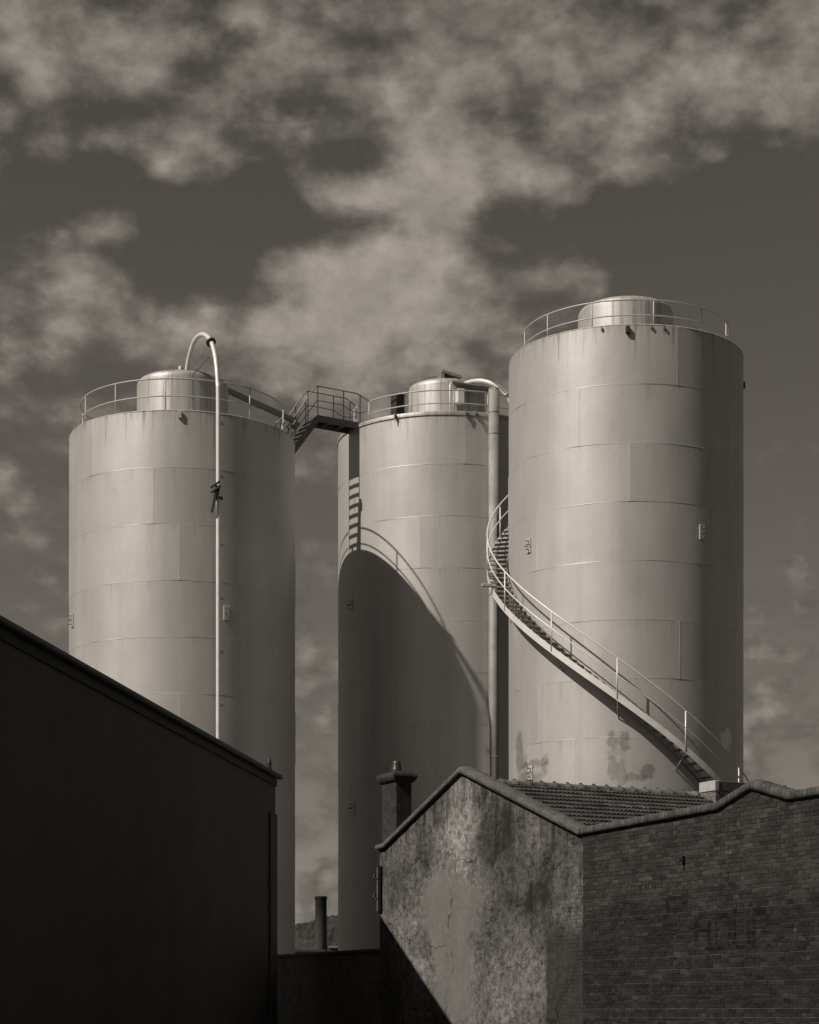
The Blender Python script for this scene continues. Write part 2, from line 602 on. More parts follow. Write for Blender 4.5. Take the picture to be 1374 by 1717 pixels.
# middle silo: it stands straight down-sun of the left one
MY = 70.63
MX, MR = 0.0178 * MY, 3.74
MH = 19.87 + EYE
m_mid = silo_mat('aluminium paint middle', 2.0, MR, MH)
mid = silo('storage_silo', 'middle silo carrying the slanting shadow of its neighbour', MX, MY, MR, MH,
           [9, -37, -14, -60, -36, -10, 10, -60, -20, 10, 33], m_mid, 1.36, 21.80 + EYE)
BR_TH = -SUN_AZ                              # where the bridge lands on the middle silo's rim
ring_rail(mid, 3.37, MH, 20.69 + EYE, 20.26 + EYE, [-51, -21, 3.6, 23.6, 48, 75, 100, 130, 160, 190, 220, 250, 270, 291],
          [(BR_TH + 6, BR_TH + 354)])
curb = MB()
curb.lathe([(MR + .0, MH - .12), (MR + .035, MH - .11), (MR + .035, MH - .03), (MR + .02, MH + .01)], 180, tone=.30)
curb.build('curb_angle', m_mid, mid, auto=40)
for (px, py, th) in ((593, 1015, -60), (594, 1355, -58)):
    mounting_plate(mid, MR, px, py, MX, MY, th)


def local(root, p):
    return Vector(p) - root.location


def lb(a, b):
    return (min(a[0], b[0]), min(a[1], b[1]), min(a[2], b[2])), (max(a[0], b[0]), max(a[1], b[1]), max(a[2], b[2]))


# control box behind the rail, vents and lids on the middle drum
cb = MB()
a, b = local(mid, P(657, 690, 67.9)), local(mid, P(677, 661, 67.9))
cm = Matrix.Translation(((a.x + b.x) / 2, a.y + .2, 0)) @ Matrix.Rotation(math.radians(42), 4, 'Z')
cb.box((-.19, -.15, a.z - .05), (.19, .15, b.z), cm, 1, .02)
cb.box((-.22, -.18, b.z + .003), (.22, .18, b.z + .03), cm, 1, .008)
cb.bar(cm @ Vector((-.1, 0, a.z - .4)), cm @ Vector((-.1, 0, a.z - .06)), .05, .05, (0, -1, 0))
cb.bar(cm @ Vector((.12, 0, a.z - .4)), cm @ Vector((.12, 0, a.z - .06)), .05, .05, (0, -1, 0))
cb.build('control_box', M_BLACK, mid)
hat = MB()
p0, p1 = local(mid, P(741, 640, 70.2)), local(mid, P(773, 646, 70.2))
for q in (0,):
    hat.bar(p0 + Vector((0, -.1, .24)), p1 + Vector((0, -.1, .15)), .75, .10, (0, 0, 1), 1, .01)
    hat.bar(p0 + Vector((.06, -.1, -.05)), p0 + Vector((.06, -.1, .30)), .70, .07, (1, 0, 0), 1, .01)
hat.build('hatch_cover', M_DARKSTEEL, mid)
pl = MB()
c0 = rect(12, 1.40)
pl.bar(rect(10, 1.33, 21.55 + EYE), rect(46, 2.05, 21.28 + EYE), .62, .035, (0, 0, 1), 1, .006)
pl.build('rain_shield', M_DARKSTEEL, mid)
ch = MB()
cz = 21.05 + EYE
ch.bar(rect(17, 1.30, cz), rect(17, 1.72, cz), .24, .46, (0, 0, 1), 1, .012)
ch.build('inspection_box', M_PIPE, mid)
sp = MB()
sp.tube([rect(5, 1.50, MH + .25), rect(5, 1.50, 21.45 + EYE), rect(7, 1.45, 21.55 + EYE)], .03, 8)
sp.build('standpipe', M_PIPE, mid)
cd = MB()                                    # conduit that climbs the left side of the drum and follows its edge
cd.tube([rect(-72, 1.40, MH + .25), rect(-72, 1.40, 21.55 + EYE), rect(-60, 1.36, 21.78 + EYE), rect(-45, 1.2, 21.86 + EYE), rect(-20, .9, 21.93 + EYE)], .016, 6)
cd.build('conduit', M_DARKSTEEL, mid)
for a in (-27, 9, 14):
    c_ = MB().bar(rect(a, MR + .09, MH - .14), rect(a, MR + .09, MH + .03), .06, .10, rect(a, 1), 1, .008)
    c_.bar(rect(a, MR + .12, MH - .24), rect(a, MR + .10, MH - .10), .03, .03, rect(a, 1))
    c_.build('rim_clip', M_DARKSTEEL, mid)

# right silo
RX, RY, RR, RH = 6.67, 62.65, 3.6, 20.07 + EYE


def pth(px):
    """angle on the right silo's shell seen at photo column px"""
    u = (px - PX0) / F
    A, B, C = u * u + 1, -2 * (u * RX + RY), RX * RX + RY * RY - RR * RR
    tt = (-B - math.sqrt(max(0, B * B - 4 * A * C))) / (2 * A)
    return math.degrees(math.atan2(u * tt - RX, RY - tt)), tt


pat = []
for (px, py, hw, hh, k) in ((871, 1262, 5, 34, -.34), (880, 1290, 4, 22, -.20), (893, 1281, 20, 7, -.32), (913, 1283, 5, 18, -.26), (886, 1306, 18, 12, -.28),
                            (1027, 1240, 8, 17, -.30), (1047, 1243, 10, 16, -.32), (1028, 1286, 8, 22, -.26), (1043, 1296, 8, 22, -.22),
                            (1085, 1293, 12, 13, -.34), (1066, 1303, 20, 7, -.28), (1219, 1240, 10, 17, .45), (1034, 1262, 18, 6, -.12)):
    th, tt = pth(px)
    pat.append((math.radians(th) * RR, (HY - py) / F * tt + EYE, hw / F * tt / max(.3, math.cos(math.radians(th))), hh / F * tt, k * 1.25))
m_right = silo_mat('aluminium paint right', 3.0, RR, RH, pat)
right = silo('storage_silo', 'right silo, the tallest, wrapped by the spiral stair', RX, RY, RR, RH,
             [19, -28, -4, -53, -29, 20, 38, -30, -4, 25, -40], m_right, 1.46, 21.76 + EYE)
ring_rail(right, 3.17, RH, 20.95 + EYE, 20.50 + EYE, [-82, -53, -24, 9, 39, 67, 98, 128, 158, 188, 218, 248], [(0, 360)])
for (px, py) in ((888, 915), (1177, 893), (891, 1296)):
    mounting_plate(right, RR, px, py, RX, RY, pth(px)[0])
nub = MB()
nub.tube([Vector((-.05, 0, 21.85 + EYE)), Vector((-.03, 0, 21.98 + EYE)), Vector((.10, -.02, 22.02 + EYE))], .06, 8)
nub.build('vent_nozzle', M_STEEL, right)
vb = MB()
vb.bar(rect(-5, RR + .065, RH - .27), rect(-5, RR + .065, RH - .06), .13, .12, rect(-5, 1), 1, .02)
vb.build('vent_box', M_BLACK, right)
for a in (6, 12, -17):
    MB().bar(rect(a, RR + .03, RH - .12), rect(a, RR + .03, RH - .03), .05, .06, rect(a, 1)).build('rim_clip', M_DARKSTEEL, right)
MB().bar(rect(97, RR + .1, RH - .62), rect(97, RR + .1, RH - .40), .12, .2, rect(97, 1), 1, .02).build('side_bracket', M_BLACK, right)

# ------------------------------------------------------------------ spiral stair round the right silo
stair = thing('spiral_staircase', 'open steel staircase winding up round the tallest silo', 'staircase', (RX, RY, 0))
RI, RO = RR + .05, 4.275
K, Z0 = -.0552, 8.72 + EYE             # metres per degree along the outer string


def zs(th):
    return Z0 + K * th


TH_TOP, TH_BOT = -204.0, 186.0


def helix(r, dz, t0, t1, step=2.5):
    n = int(abs(t1 - t0) / step) + 1
    return [rect(t0 + (t1 - t0) * i / n, r, zs(t0 + (t1 - t0) * i / n) + dz) for i in range(n + 1)]


def ribbon(mb, r, w, hlo, hhi, t0, t1):
    """flat string plate bent round the silo"""
    n = int(abs(t1 - t0) / 2.5)
    vs, fs = [], []
    for i in range(n + 1):
        th = t0 + (t1 - t0) * i / n
        z = zs(th)
        vs += [rect(th, r, z + hlo), rect(th, r + w, z + hlo), rect(th, r + w, z + hhi), rect(th, r, z + hhi)]
    for i in range(n):
        for k in range(4):
            l = (k + 1) % 4
            fs.append((i * 4 + k, i * 4 + l, i * 4 + 4 + l, i * 4 + 4 + k))
    fs += [(3, 2, 1, 0), (n * 4, n * 4 + 1, n * 4 + 2, n * 4 + 3)]
    mb._add(vs, fs, 1, 0, False)


so_ = MB()
ribbon(so_, RO - .012, .012, -.20, .02, TH_TOP, TH_BOT)
so_.build('outer_string', M_PIPE, stair)
si_ = MB()
ribbon(si_, RI, .012, -.20, .02, TH_TOP, TH_BOT)
si_.build('inner_string', M_STEEL, stair)
rail = MB()
rail.tube(helix(RO - .01, 1.03, TH_TOP, TH_BOT), .024, 8)
rail.tube(helix(RO - .01, .53, TH_TOP, TH_BOT), .018, 8)
rail_o = rail.build('handrail', M_PIPE, stair)
th = 17.9
posts = [17.9 + 27.1 * i for i in range(-8, 7)]
for th in posts:
    if TH_TOP < th < TH_BOT:
        MB().tube([rect(th, RO - .01, zs(th) - .15), rect(th, RO - .01, zs(th) + 1.03)], .022, 8).build('post', M_PIPE, rail_o)
        br = MB().tube([rect(th, RO - .03, zs(th) - .16), rect(th, RR + .01, zs(th) - .62)], .022, 6)
        br.tube([rect(th, RO - .03, zs(th) - .18), rect(th, RR + .01, zs(th) - .18)], .022, 6)
        br.build('bracket', M_STEEL, stair)
STEP = .19 / abs(K)


def tread_mb(mb, th):
    """one folded-plate tread, nosing towards the lower end"""
    z = zs(th) - .05
    d = STEP * .82
    vs = []
    for a in (th - d * .5, th + d * .5):
        for r in (RI + .012, RO - .012):
            vs += [rect(a, r, z + .004), rect(a, r, z + .03)]
    mb._add(vs, [(0, 2, 3, 1), (4, 5, 7, 6), (1, 3, 7, 5), (0, 4, 6, 2), (0, 1, 5, 4), (2, 6, 7, 3)])
    vs = []
    for a in (th + d * .5, th + d * .5 + .18):
        for r in (RI + .012, RO - .012):
            vs += [rect(a, r, z - .012), rect(a, r, z + .033)]
    mb._add(vs, [(0, 2, 3, 1), (4, 5, 7, 6), (1, 3, 7, 5), (0, 4, 6, 2), (0, 1, 5, 4), (2, 6, 7, 3)])


n_tr = int((TH_BOT - TH_TOP) / STEP)
rest = MB()
M_TREAD = plain('tread plate', 0.30, 0.5, 0.4, 0.4, 0.35, 6.0)
for i in range(n_tr):
    th = TH_TOP + STEP * (i + .5)
    if -150 < th < 80:
        b = MB()
        tread_mb(b, th)
        b.build('tread', M_TREAD, stair)
    else:
        tread_mb(rest, th)
kind(rest.build('far_treads', M_TREAD, stair), 'stuff')
tie = MB()
tz = zs(-80) - .12
tie.bar(rect(-76, RO + .0, tz), rect(-76, RO + .34, tz), .14, .10, (0, 0, 1), 1, .01)
tie.build('tie_bracket', M_STEEL, stair)

# ------------------------------------------------------------------ bridge between the left and the middle silo
A0 = Vector((LX, LY, 0)) + LDIR * LR
A1 = Vector((MX, MY, 0)) - LDIR * MR
GAP = (A1 - A0).dot(LDIR)
bridge = thing('catwalk_bridge', 'dark steel catwalk with a short stair joining two silo tops', 'catwalk', (A0.x, A0.y, 0), math.atan2(LDIR.y, LDIR.x))
M_BR = plain('bridge steel', 0.11, 0.5, 0.3, 0.4, 0.3, 5.0)
ZP = MH + .04                                # deck level
XS = GAP - 1.62                              # head of the stair
ZB = LH + .02
XB = XS - 1.16
HW = .33
dk = MB()
dk.box((XS, -HW, ZP - .03), (GAP + .35, HW, ZP), None, 1, .005)
for s in (-1, 1):
    dk.bar((XS - .02, s * (HW + .012), ZP - .10), (GAP + .02, s * (HW + .012), ZP - .10), .022, .22, (0, 0, 1))
for x in (XS + .03, XS + .55, XS + 1.1, GAP - .05):
    dk.bar((x, -HW + .002, ZP - .10), (x, HW - .002, ZP - .10), .05, .12, (0, 0, 1))
dk.build('deck', M_BR, bridge)
for s in (-1, 1):
    MB().bar((XS + .03, s * HW, ZP - .09), (XB, s * HW, ZB - .06), .03, .19, (0, 0, 1)).build('stringer', M_BR, bridge)
NT_ = 8
for i in range(NT_):
    f_ = (i + .6) / NT_
    x, z = XS + (XB - XS) * f_, ZP + (ZB - ZP) * f_
    b = MB().box((x - .06, -HW + .02, z - .03), (x + .06, HW - .02, z))
    b.build('tread', M_BR, bridge)
RH_ = .98
for s in (-1, 1):
    y = s * HW
    r_ = MB()
    slope = (ZP - ZB) / (XS - XB)
    xe = GAP + (.42 if s < 0 else .25)
    r_.tube([(XB - .02, y, ZB + RH_), (XS - .03, y, ZP + RH_), (XS + .02, y, ZP + RH_), (GAP - .1, y, ZP + RH_), (xe, y, ZP + .80)], .022, 8)
    r_.tube([(XB - .02, y, ZB + .5), (XS, y, ZP + .5), (XS + 1.02, y, ZP + .5)], .017, 8)
    if s > 0:
        r_.tube([(XB + .3, y, ZB + .62), (XB - .08, y, ZB + .98), (XB - .12, y, ZB + 1.12)], .014, 6)
    M_BRAIL = plain('bridge rail', 0.22, 0.5, 0.15, 0.4, 0.3, 5.0, 0)
    ro = r_.build('handrail', M_BRAIL, bridge)
    for (x, z) in ((XB + .05, ZB + .05), (XS - .45, ZP - .45 * slope), (XS + .02, ZP), (XS + 1.02, ZP), (GAP + .05, ZP)):
        MB().tube([(x, y, z - .05), (x, y, z + RH_ - .01)], .02, 8).build('post', M_BRAIL, ro)
    cpts = []
    for i in range(11):
        q = i / 10
        cpts.append((XS + 1.02 + (GAP + .3 - XS - 1.02) * q, y, ZP + .5 + (-.06 * q) - .5 * q * (1 - q)))
    MB().tube(cpts, .012, 6).build('chain', M_BR, ro)
lg = MB()
lg.bar((XB + .06, .1, ZB - .42), (XB + .10, .1, ZB - .05), .12, .10, (1, 0, 0))
ring = [Vector((XB + .17 + .07 * math.cos(a * math.pi / 6), .1, ZB - .36 + .07 * math.sin(a * math.pi / 6))) for a in range(12)]
lg.tube(ring, .014, 6, closed=True)
lg.build('shackle', M_BR, bridge)

# sloping duct from the left silo's drum down to its rim, beside the bridge
duct = thing('sloping_duct', 'dark sloping duct running from the left drum to the silo rim', 'duct', (LX, LY, 0), math.atan2(LDIR.y, LDIR.x))
d_ = MB()
dz0, dz1 = 20.62 + EYE, 19.55 + EYE
d_.bar((-.10, -.15, dz0), (4.0, -.38, dz1), .15, .16, (0, 0, 1), 1, .01)
d_.build('trough', M_DARKSTEEL, duct)
MB().tube([(3.45, -.345, LH), (3.45, -.345, dz1 + .1)], .07, 10).build('spout', M_STEEL, duct)
MB().bar((3.86, -.38, dz1 - .20), (3.98, -.38, dz1 - .03), .24, .20, (1, 0, 0), 1, .01).build('end_box', M_DARKSTEEL, duct)
MB().tube([(-.15, -.15, dz0 - .12), (-.15, -.15, dz0 + .10)], .07, 10).build('cap', M_STEEL, duct)
cab = []
for i in range(13):
    q = i / 12
    cab.append((3.95 + .4 * q, -.05, dz1 - .25 + .08 * q - .5 * q * (1 - q)))
MB().tube(cab, .010, 6).build('cable', M_BLACK, duct)


# ------------------------------------------------------------------ pipes
def smooth(pts, n=7):
    pts = [Vector(p) for p in pts]
    out = []
    for i in range(len(pts) - 1):
        p0, p1, p2, p3 = pts[max(i - 1, 0)], pts[i], pts[i + 1], pts[min(i + 2, len(pts) - 1)]
        for k in range(n):
            u = k / n
            out.append(.5 * ((2 * p1) + (p2 - p0) * u + (2 * p0 - 5 * p1 + 4 * p2 - p3) * u * u + (3 * p1 - p0 - 3 * p2 + p3) * u ** 3))
    out.append(pts[-1])
    return out


fp = thing('filling_pipe', 'bright arched pipe climbing the front of the left silo', 'pipe', (-5.82, 61.35, 0))
ctl = [P(366.5, 1000, 61.35), P(366.5, 690, 61.38), P(365.5, 640, 61.45), P(362.5, 605, 61.65), P(357.5, 581, 61.95), P(350.5, 567, 62.35),
       P(342, 561, 62.75), P(333.5, 563.5, 63.1), P(326, 573, 63.4), P(320.5, 588, 63.6), P(316.5, 604, 63.75), P(313, 624, 63.9)]
ctl[0].z = 0.0
ctl.insert(1, P(366.5, 1000, 61.35))
path = [q - fp.location for q in smooth(ctl, 8)]
MB().tube(path, .072, 14).build('pipe', M_PIPE, fp)


def flange(c, axis, r, th_, name, mat, par):
    axis = Vector(axis).normalized()
    b = MB()
    c = Vector(c) - par.location
    b.tube([c - axis * th_ / 2, c + axis * th_ / 2], r, 18)
    return b.build(name, mat, par)


flange(P(354.2, 574, 62.13), (.55, -.75, -1.1), .155, .06, 'flange', M_BLACK, fp)
flange(P(366.5, 836, 61.35), (0, 0, 1), .145, .035, 'flange', M_BLACK, fp)
MB().tube([P(366.5, 833.5, 61.35) - fp.location, P(366.5, 829, 61.35) - fp.location], [.13, .075], 14).build('collar', M_PIPE, fp)
hg = MB()
for (a, b, w) in (((353.5, 818, 61.2), (369.5, 806.5, 61.2), .09), ((354, 826, 61.2), (371, 815, 61.2), .09)):
    hg.bar(P(*a) - fp.location, P(*b) - fp.location, .05, w, (0, -1, 0), 1, .008)
hg.bar(P(364.5, 815, 61.22) - fp.location, P(355.5, 859, 61.22) - fp.location, .07, .07, (0, -1, 0), 1, .008)
hg.bar(P(366, 814, 61.24) - fp.location, P(362, 834, 61.24) - fp.location, .14, .06, (0, -1, 0), 1, .008)
hg.build('hanger', M_BLACK, fp)
st = MB()
st.tube([P(324.5, 628, 63.7) - fp.location, P(352, 597, 62.2) - fp.location, P(356.5, 597.5, 62.0) - fp.location], .018, 6)
st.build('stay', M_DARKSTEEL, fp)
for py in (705, 795, 910, 1000, 1090, 1180):
    c = P(366.5, py, 61.35) - fp.location
    MB().bar(c + Vector((.02, .03, 0)), c + Vector((.10, .42, 0)), .05, .05, (0, 0, 1)).build('standoff', M_STEEL, fp)

vp = thing('vertical_pipe', 'grey vertical pipe standing against the middle silo', 'pipe', (2.83, 67.0, 0))
q = P(828.5, 652, 67.0)
M_VP = plain('weathered pipe', 0.22, 0.6, 0.1, 0.3, 0.35, 2.0, 0)
MB().tube([(q.x - 2.83, 0, 0), (q.x - 2.83, 0, q.z)], .175, 24).build('pipe', M_VP, vp)
for py in (653, 692, 728, 998, 1270):
    zz = (HY - py) / F * 67.0 + EYE
    MB().tube([(q.x - 2.83, 0, zz - .018), (q.x - 2.83, 0, zz + .018)], .180, 24).build('joint_band', M_VP, vp)
for py in (700, 860, 1010, 1190):
    zz = (HY - py) / F * 67.0 + EYE
    MB().bar((q.x - 2.83, .1, zz), (q.x - 2.90, .42, zz), .3, .05, (0, 0, 1)).build('wall_bracket', M_DARKSTEEL, vp)

cp = thing('curved_pipe', 'pale curved pipe arching down behind the vertical pipe', 'pipe', (2.3, 69.0, MH))
ctl = [P(774, 650, 69.6), P(782, 643, 69.4), P(793, 639.5, 69.1), P(806, 638.5, 68.8), P(820, 641.5, 68.6), P(833, 647.5, 68.5), P(843, 655, 68.5), P(850, 663, 68.5), P(857, 676, 68.5), P(860, 700, 68.5)]
MB().tube([p - cp.location for p in smooth(ctl, 6)], .075, 12).build('pipe', M_PIPE, cp)
MB().tube([p - cp.location for p in smooth([P(810, 635.5, 68.75), P(825, 639.5, 68.5), P(840, 650, 68.4), P(848, 659, 68.4)], 5)], .016, 6).build('conduit', M_DARKSTEEL, cp)
fl = MB().tube([P(848, 661, 68.5) - cp.location, P(850, 664.5, 68.5) - cp.location], .11, 14)
fl.build('flange', M_STEEL, cp)

# ------------------------------------------------------------------ street wall: the rendered house and the brick building
# both stand in one street line: local x along the wall (to the right), y away from the street
WA = math.atan2(-.881, .473)
WO = Vector((3.68, 43.0, 0))

m_render, t = new_mat('weathered render', 0.92, 0, .15)
sx = t.add('ShaderNodeSeparateXYZ')
t.l.new(t.oc, sx.inputs[0])
x, z = sx.outputs[0], sx.outputs[2]
big = t.noise(t.vm('MULTIPLY', t.oc, (1, 1, .7)), .75, 8, .62, .6)
med = t.noise(t.vm('MULTIPLY', t.oc, (1, 1, .85)), 2.6, 8, .68)
fin = t.noise(t.oc, 17.0, 7, .75)
drip = t.noise(t.vm('MULTIPLY', t.oc, (1, 1, .10)), 3.2, 6, .66)
jn = t.noise_vec(t.oc, 1.6, 7)
sj = t.add('ShaderNodeSeparateXYZ')
t.l.new(jn, sj.inputs[0])
xj = t.m('MULTIPLY_ADD', sj.outputs[0], 1.3, x)
zj = t.m('MULTIPLY_ADD', sj.outputs[2], 1.3, z)
flake = t.noise(t.vm('MULTIPLY', t.oc, (1, 1, 1.1)), 6.5, 9, .74)
v = t.m('ADD', t.m('MULTIPLY', t.m('SUBTRACT', big, .5), .22), .098)
v = t.m('MULTIPLY_ADD', t.m('SUBTRACT', drip, .5), .07, v)


def blob(cx_, cz_, wx, wz, soft=.35):
    dx = t.m('DIVIDE', t.m('SUBTRACT', xj, cx_), wx)
    dz = t.m('DIVIDE', t.m('SUBTRACT', zj, cz_), wz)
    return t.ramp(t.m('ADD', t.m('MULTIPLY', dx, dx), t.m('MULTIPLY', dz, dz)), 1.0 + soft, 1.0 - soft)


# pale scoured areas and dark lichen, each with its own ragged outline
for (cx_, cz_, wx, wz, k) in ((-5.2, 6.3, .7, 1.3, .085), (-5.9, 5.4, 1.0, .8, .06), (-8.0, 3.4, 1.0, 1.2, .025), (-4.4, 1.6, 1.6, 1.2, .03), (-2.6, 2.4, 1.1, 1.2, .035), (-7.4, 2.0, .9, 1.0, .05)):
    v = t.m('MULTIPLY_ADD', blob(cx_, cz_, wx, wz, .9), k, v)
for (cx_, cz_, wx, wz, k) in ((-3.7, 5.65, 1.0, .6, -.055), (-6.9, 5.5, .5, .5, -.05), (-2.2, 4.5, 1.5, .7, -.035), (-8.6, 4.9, .7, .6, -.035), (-1.6, 3.7, .9, .8, -.04), (-7.2, 3.3, .5, .4, -.04), (-3.3, 1.0, .8, .4, -.04)):
    v = t.m('MULTIPLY_ADD', blob(cx_, cz_, wx, wz, .8), k, v)
mott = t.m('ADD', t.m('MULTIPLY', t.m('SUBTRACT', med, .5), 2.0), t.m('MULTIPLY', t.m('SUBTRACT', flake, .5), 4.4))
mott = t.m('MULTIPLY_ADD', t.m('SUBTRACT', fin, .5), 2.2, mott)
v = t.m('MULTIPLY', v, t.m('MAXIMUM', t.m('ADD', mott, 1.0), .22))
# drip stains let down from under the coping
under = t.m('SUBTRACT', t.m('SUBTRACT', 7.25, t.m('MULTIPLY', t.m('ABSOLUTE', t.m('SUBTRACT', x, -5.17)), .37)), z)
dn = t.noise(t.vm('MULTIPLY', t.oc, (1, 1, .04)), 4.5, 6, .7)
dstain = t.m('MULTIPLY', t.ramp(t.m('DIVIDE', under, t.m('MULTIPLY_ADD', t.ramp(dn, .45, .75), 2.2, .12)), 1.0, .1), t.ramp(dn, .40, .62))
v = t.m('MULTIPLY', v, t.m('MULTIPLY_ADD', dstain, -.55, 1.0))
smooth_patch = t.m('MAXIMUM', blob(-5.7, 4.0, 1.5, .95, .35), blob(-5.6, 2.6, .95, 1.4, .40))
newv = t.m('MULTIPLY_ADD', t.m('SUBTRACT', big, .5), .10, .165)
newv = t.m('MULTIPLY', newv, t.m('MULTIPLY_ADD', t.m('SUBTRACT', flake, .5), .55, 1.0))
v = t.mix(t.m('MULTIPLY', smooth_patch, .82), v, newv)
# a band of old tar paint beside the joint, its top edge ragged
tar = t.m('MULTIPLY', t.ramp(t.m('MULTIPLY_ADD', sj.outputs[1], .25, x), -1.50, -1.38), t.ramp(t.m('MULTIPLY_ADD', sj.outputs[0], 1.1, z), 3.75, 3.1))
v = t.mix(t.m('MULTIPLY', tar, .85), v, t.m('MULTIPLY_ADD', t.m('SUBTRACT', flake, .5), .03, .030))
# bricks showing through near the joint
bk = t.add('ShaderNodeTexBrick')
mp = t.add('ShaderNodeCombineXYZ')
t.l.new(x, mp.inputs[0])
t.l.new(z, mp.inputs[1])
t.l.new(mp.outputs[0], bk.inputs['Vector'])
bk.inputs['Scale'].default_value = 1.0
bk.inputs['Brick Width'].default_value = .24
bk.inputs['Row Height'].default_value = .086
bk.inputs['Mortar Size'].default_value = .010
bk.inputs['Mortar Smooth'].default_value = .3
show = t.m('MULTIPLY', t.ramp(x, -1.6, -.1), t.ramp(t.noise(t.oc, 2.0, 5, .6), .44, .60))
v = t.m('MULTIPLY', v, t.m('MULTIPLY_ADD', t.m('MULTIPLY', show, bk.outputs['Fac']), -.45, 1.0))
v = t.m('MAXIMUM', t.m('MULTIPLY', v, .84), .02)
t.put(t.b.inputs['Base Color'], t.grey(v))
# hairline cracks
vo = t.add('ShaderNodeTexVoronoi', feature='DISTANCE_TO_EDGE')
t.l.new(t.vm('ADD', t.oc, t.vm('MULTIPLY', t.noise_vec(t.oc, 2.2, 6), (.7, .7, .7))), vo.inputs['Vector'])
vo.inputs['Scale'].default_value = .55
crack = t.m('MULTIPLY', t.ramp(vo.outputs['Distance'], .014, .004), t.ramp(t.noise(t.oc, .9, 3), .47, .56))
apexc = t.m('MULTIPLY', t.ramp(t.m('ABSOLUTE', t.m('SUBTRACT', t.m('MULTIPLY_ADD', t.m('SUBTRACT', fin, .5), .10, x), -5.08)), .030, .012), t.ramp(z, 6.55, 6.75))
crack = t.m('MAXIMUM', crack, apexc)
cg = t.m('MULTIPLY', v, t.m('MULTIPLY_ADD', crack, -.55, 1.0))
t.put(t.b.inputs['Base Color'], t.grey(cg))
hgt = t.m('ADD', t.m('MULTIPLY', med, .8), t.m('MULTIPLY', fin, .55))
hgt = t.m('MULTIPLY', hgt, t.m('MULTIPLY_ADD', smooth_patch, -.7, 1.0))
hgt = t.m('MULTIPLY_ADD', t.m('MULTIPLY', show, bk.outputs['Fac']), -.3, hgt)
bump(t, hgt, .75, .035)

m_coping, t = new_mat('mossy coping', 0.95, 0, .1)
v = t.m('MULTIPLY_ADD', t.m('SUBTRACT', t.noise(t.oc, 3.0, 8, .7), .5), .20, .088)
v = t.m('MULTIPLY_ADD', t.m('SUBTRACT', t.noise(t.oc, 26, 5, .75), .5), .26, v)
t.put(t.b.inputs['Base Color'], t.grey(t.m('MAXIMUM', v, .04)))
bump(t, t.m('ADD', t.noise(t.oc, 22, 5, .7), t.noise(t.oc, 5, 3)), .8, .03)

m_edge, t = new_mat('brick on edge coping', 0.95, 0, .1)
sx = t.add('ShaderNodeSeparateXYZ')
t.l.new(t.oc, sx.inputs[0])
u_ = t.m('DIVIDE', t.m('MULTIPLY_ADD', t.m('SUBTRACT', t.noise(t.oc, 4, 3), .5), .05, sx.outputs[0]), .118)
wn = t.add('ShaderNodeTexWhiteNoise', noise_dimensions='1D')
t.l.new(t.m('FLOOR', u_), wn.inputs['W'])
jn_ = t.ramp(t.m('ABSOLUTE', t.m('SUBTRACT', t.m('FRACT', u_), .5)), .40, .48)
v = t.m('MULTIPLY_ADD', t.m('SUBTRACT', wn.outputs['Value'], .5), .03, .068)
v = t.m('MULTIPLY_ADD', t.m('SUBTRACT', t.noise(t.oc, 3.0, 8, .7), .5), .14, v)
v = t.m('MULTIPLY_ADD', t.m('SUBTRACT', t.noise(t.oc, 26, 5, .75), .5), .16, v)
v = t.m('MULTIPLY', v, t.m('MULTIPLY_ADD', jn_, -.30, 1.0))
t.put(t.b.inputs['Base Color'], t.grey(t.m('MAXIMUM', v, .02)))
bump(t, t.m('MULTIPLY_ADD', jn_, -.6, t.noise(t.oc, 24, 5, .7)), .8, .025)

m_brick, t = new_mat('dark brick', 0.9, 0, .2)
tone = attr(t, 'tone')
n_ = t.noise(t.oc, 18, 6, .7)
v = t.m('MULTIPLY', tone, t.m('MULTIPLY_ADD', t.m('SUBTRACT', n_, .5), 1.3, 1.0))
v = t.m('MULTIPLY', v, t.m('MULTIPLY_ADD', t.m('SUBTRACT', t.noise(t.oc, 1.3, 6, .65), .5), 1.0, 1.0))
t.put(t.b.inputs['Base Color'], t.grey(v))
bump(t, t.noise(t.oc, 45, 5, .7), .7, .012)

m_tile, t = new_mat('clay roof tile', 0.85, 0, .2)
tone = attr(t, 'tone')
v = t.m('MULTIPLY', tone, t.m('MULTIPLY_ADD', t.m('SUBTRACT', t.noise(t.oc, 9, 6, .7), .5), 1.1, 1.0))
v = t.m('MULTIPLY', v, t.m('MULTIPLY_ADD', t.m('SUBTRACT', t.noise(t.oc, 1.1, 5, .6), .5), .9, 1.0))
t.put(t.b.inputs['Base Color'], t.grey(t.m('MAXIMUM', v, .015)))
bump(t, t.noise(t.oc, 60, 4, .7), .5, .008)


def wall_poly(mb, prof, y0, y1):
    """prof: outline (x, z) counter-clockwise seen from the street; extruded from y0 (street face) to y1"""
    n = len(prof)
    vs = [(x, y0, z) for x, z in prof] + [(x, y1, z) for x, z in prof]
    fs = [tuple(range(n)), tuple(reversed(range(n, 2 * n)))]
    for i in range(n):
        j = (i + 1) % n
        fs.append((j, i, i + n, j + n))
    mb._add(vs, fs, .1)


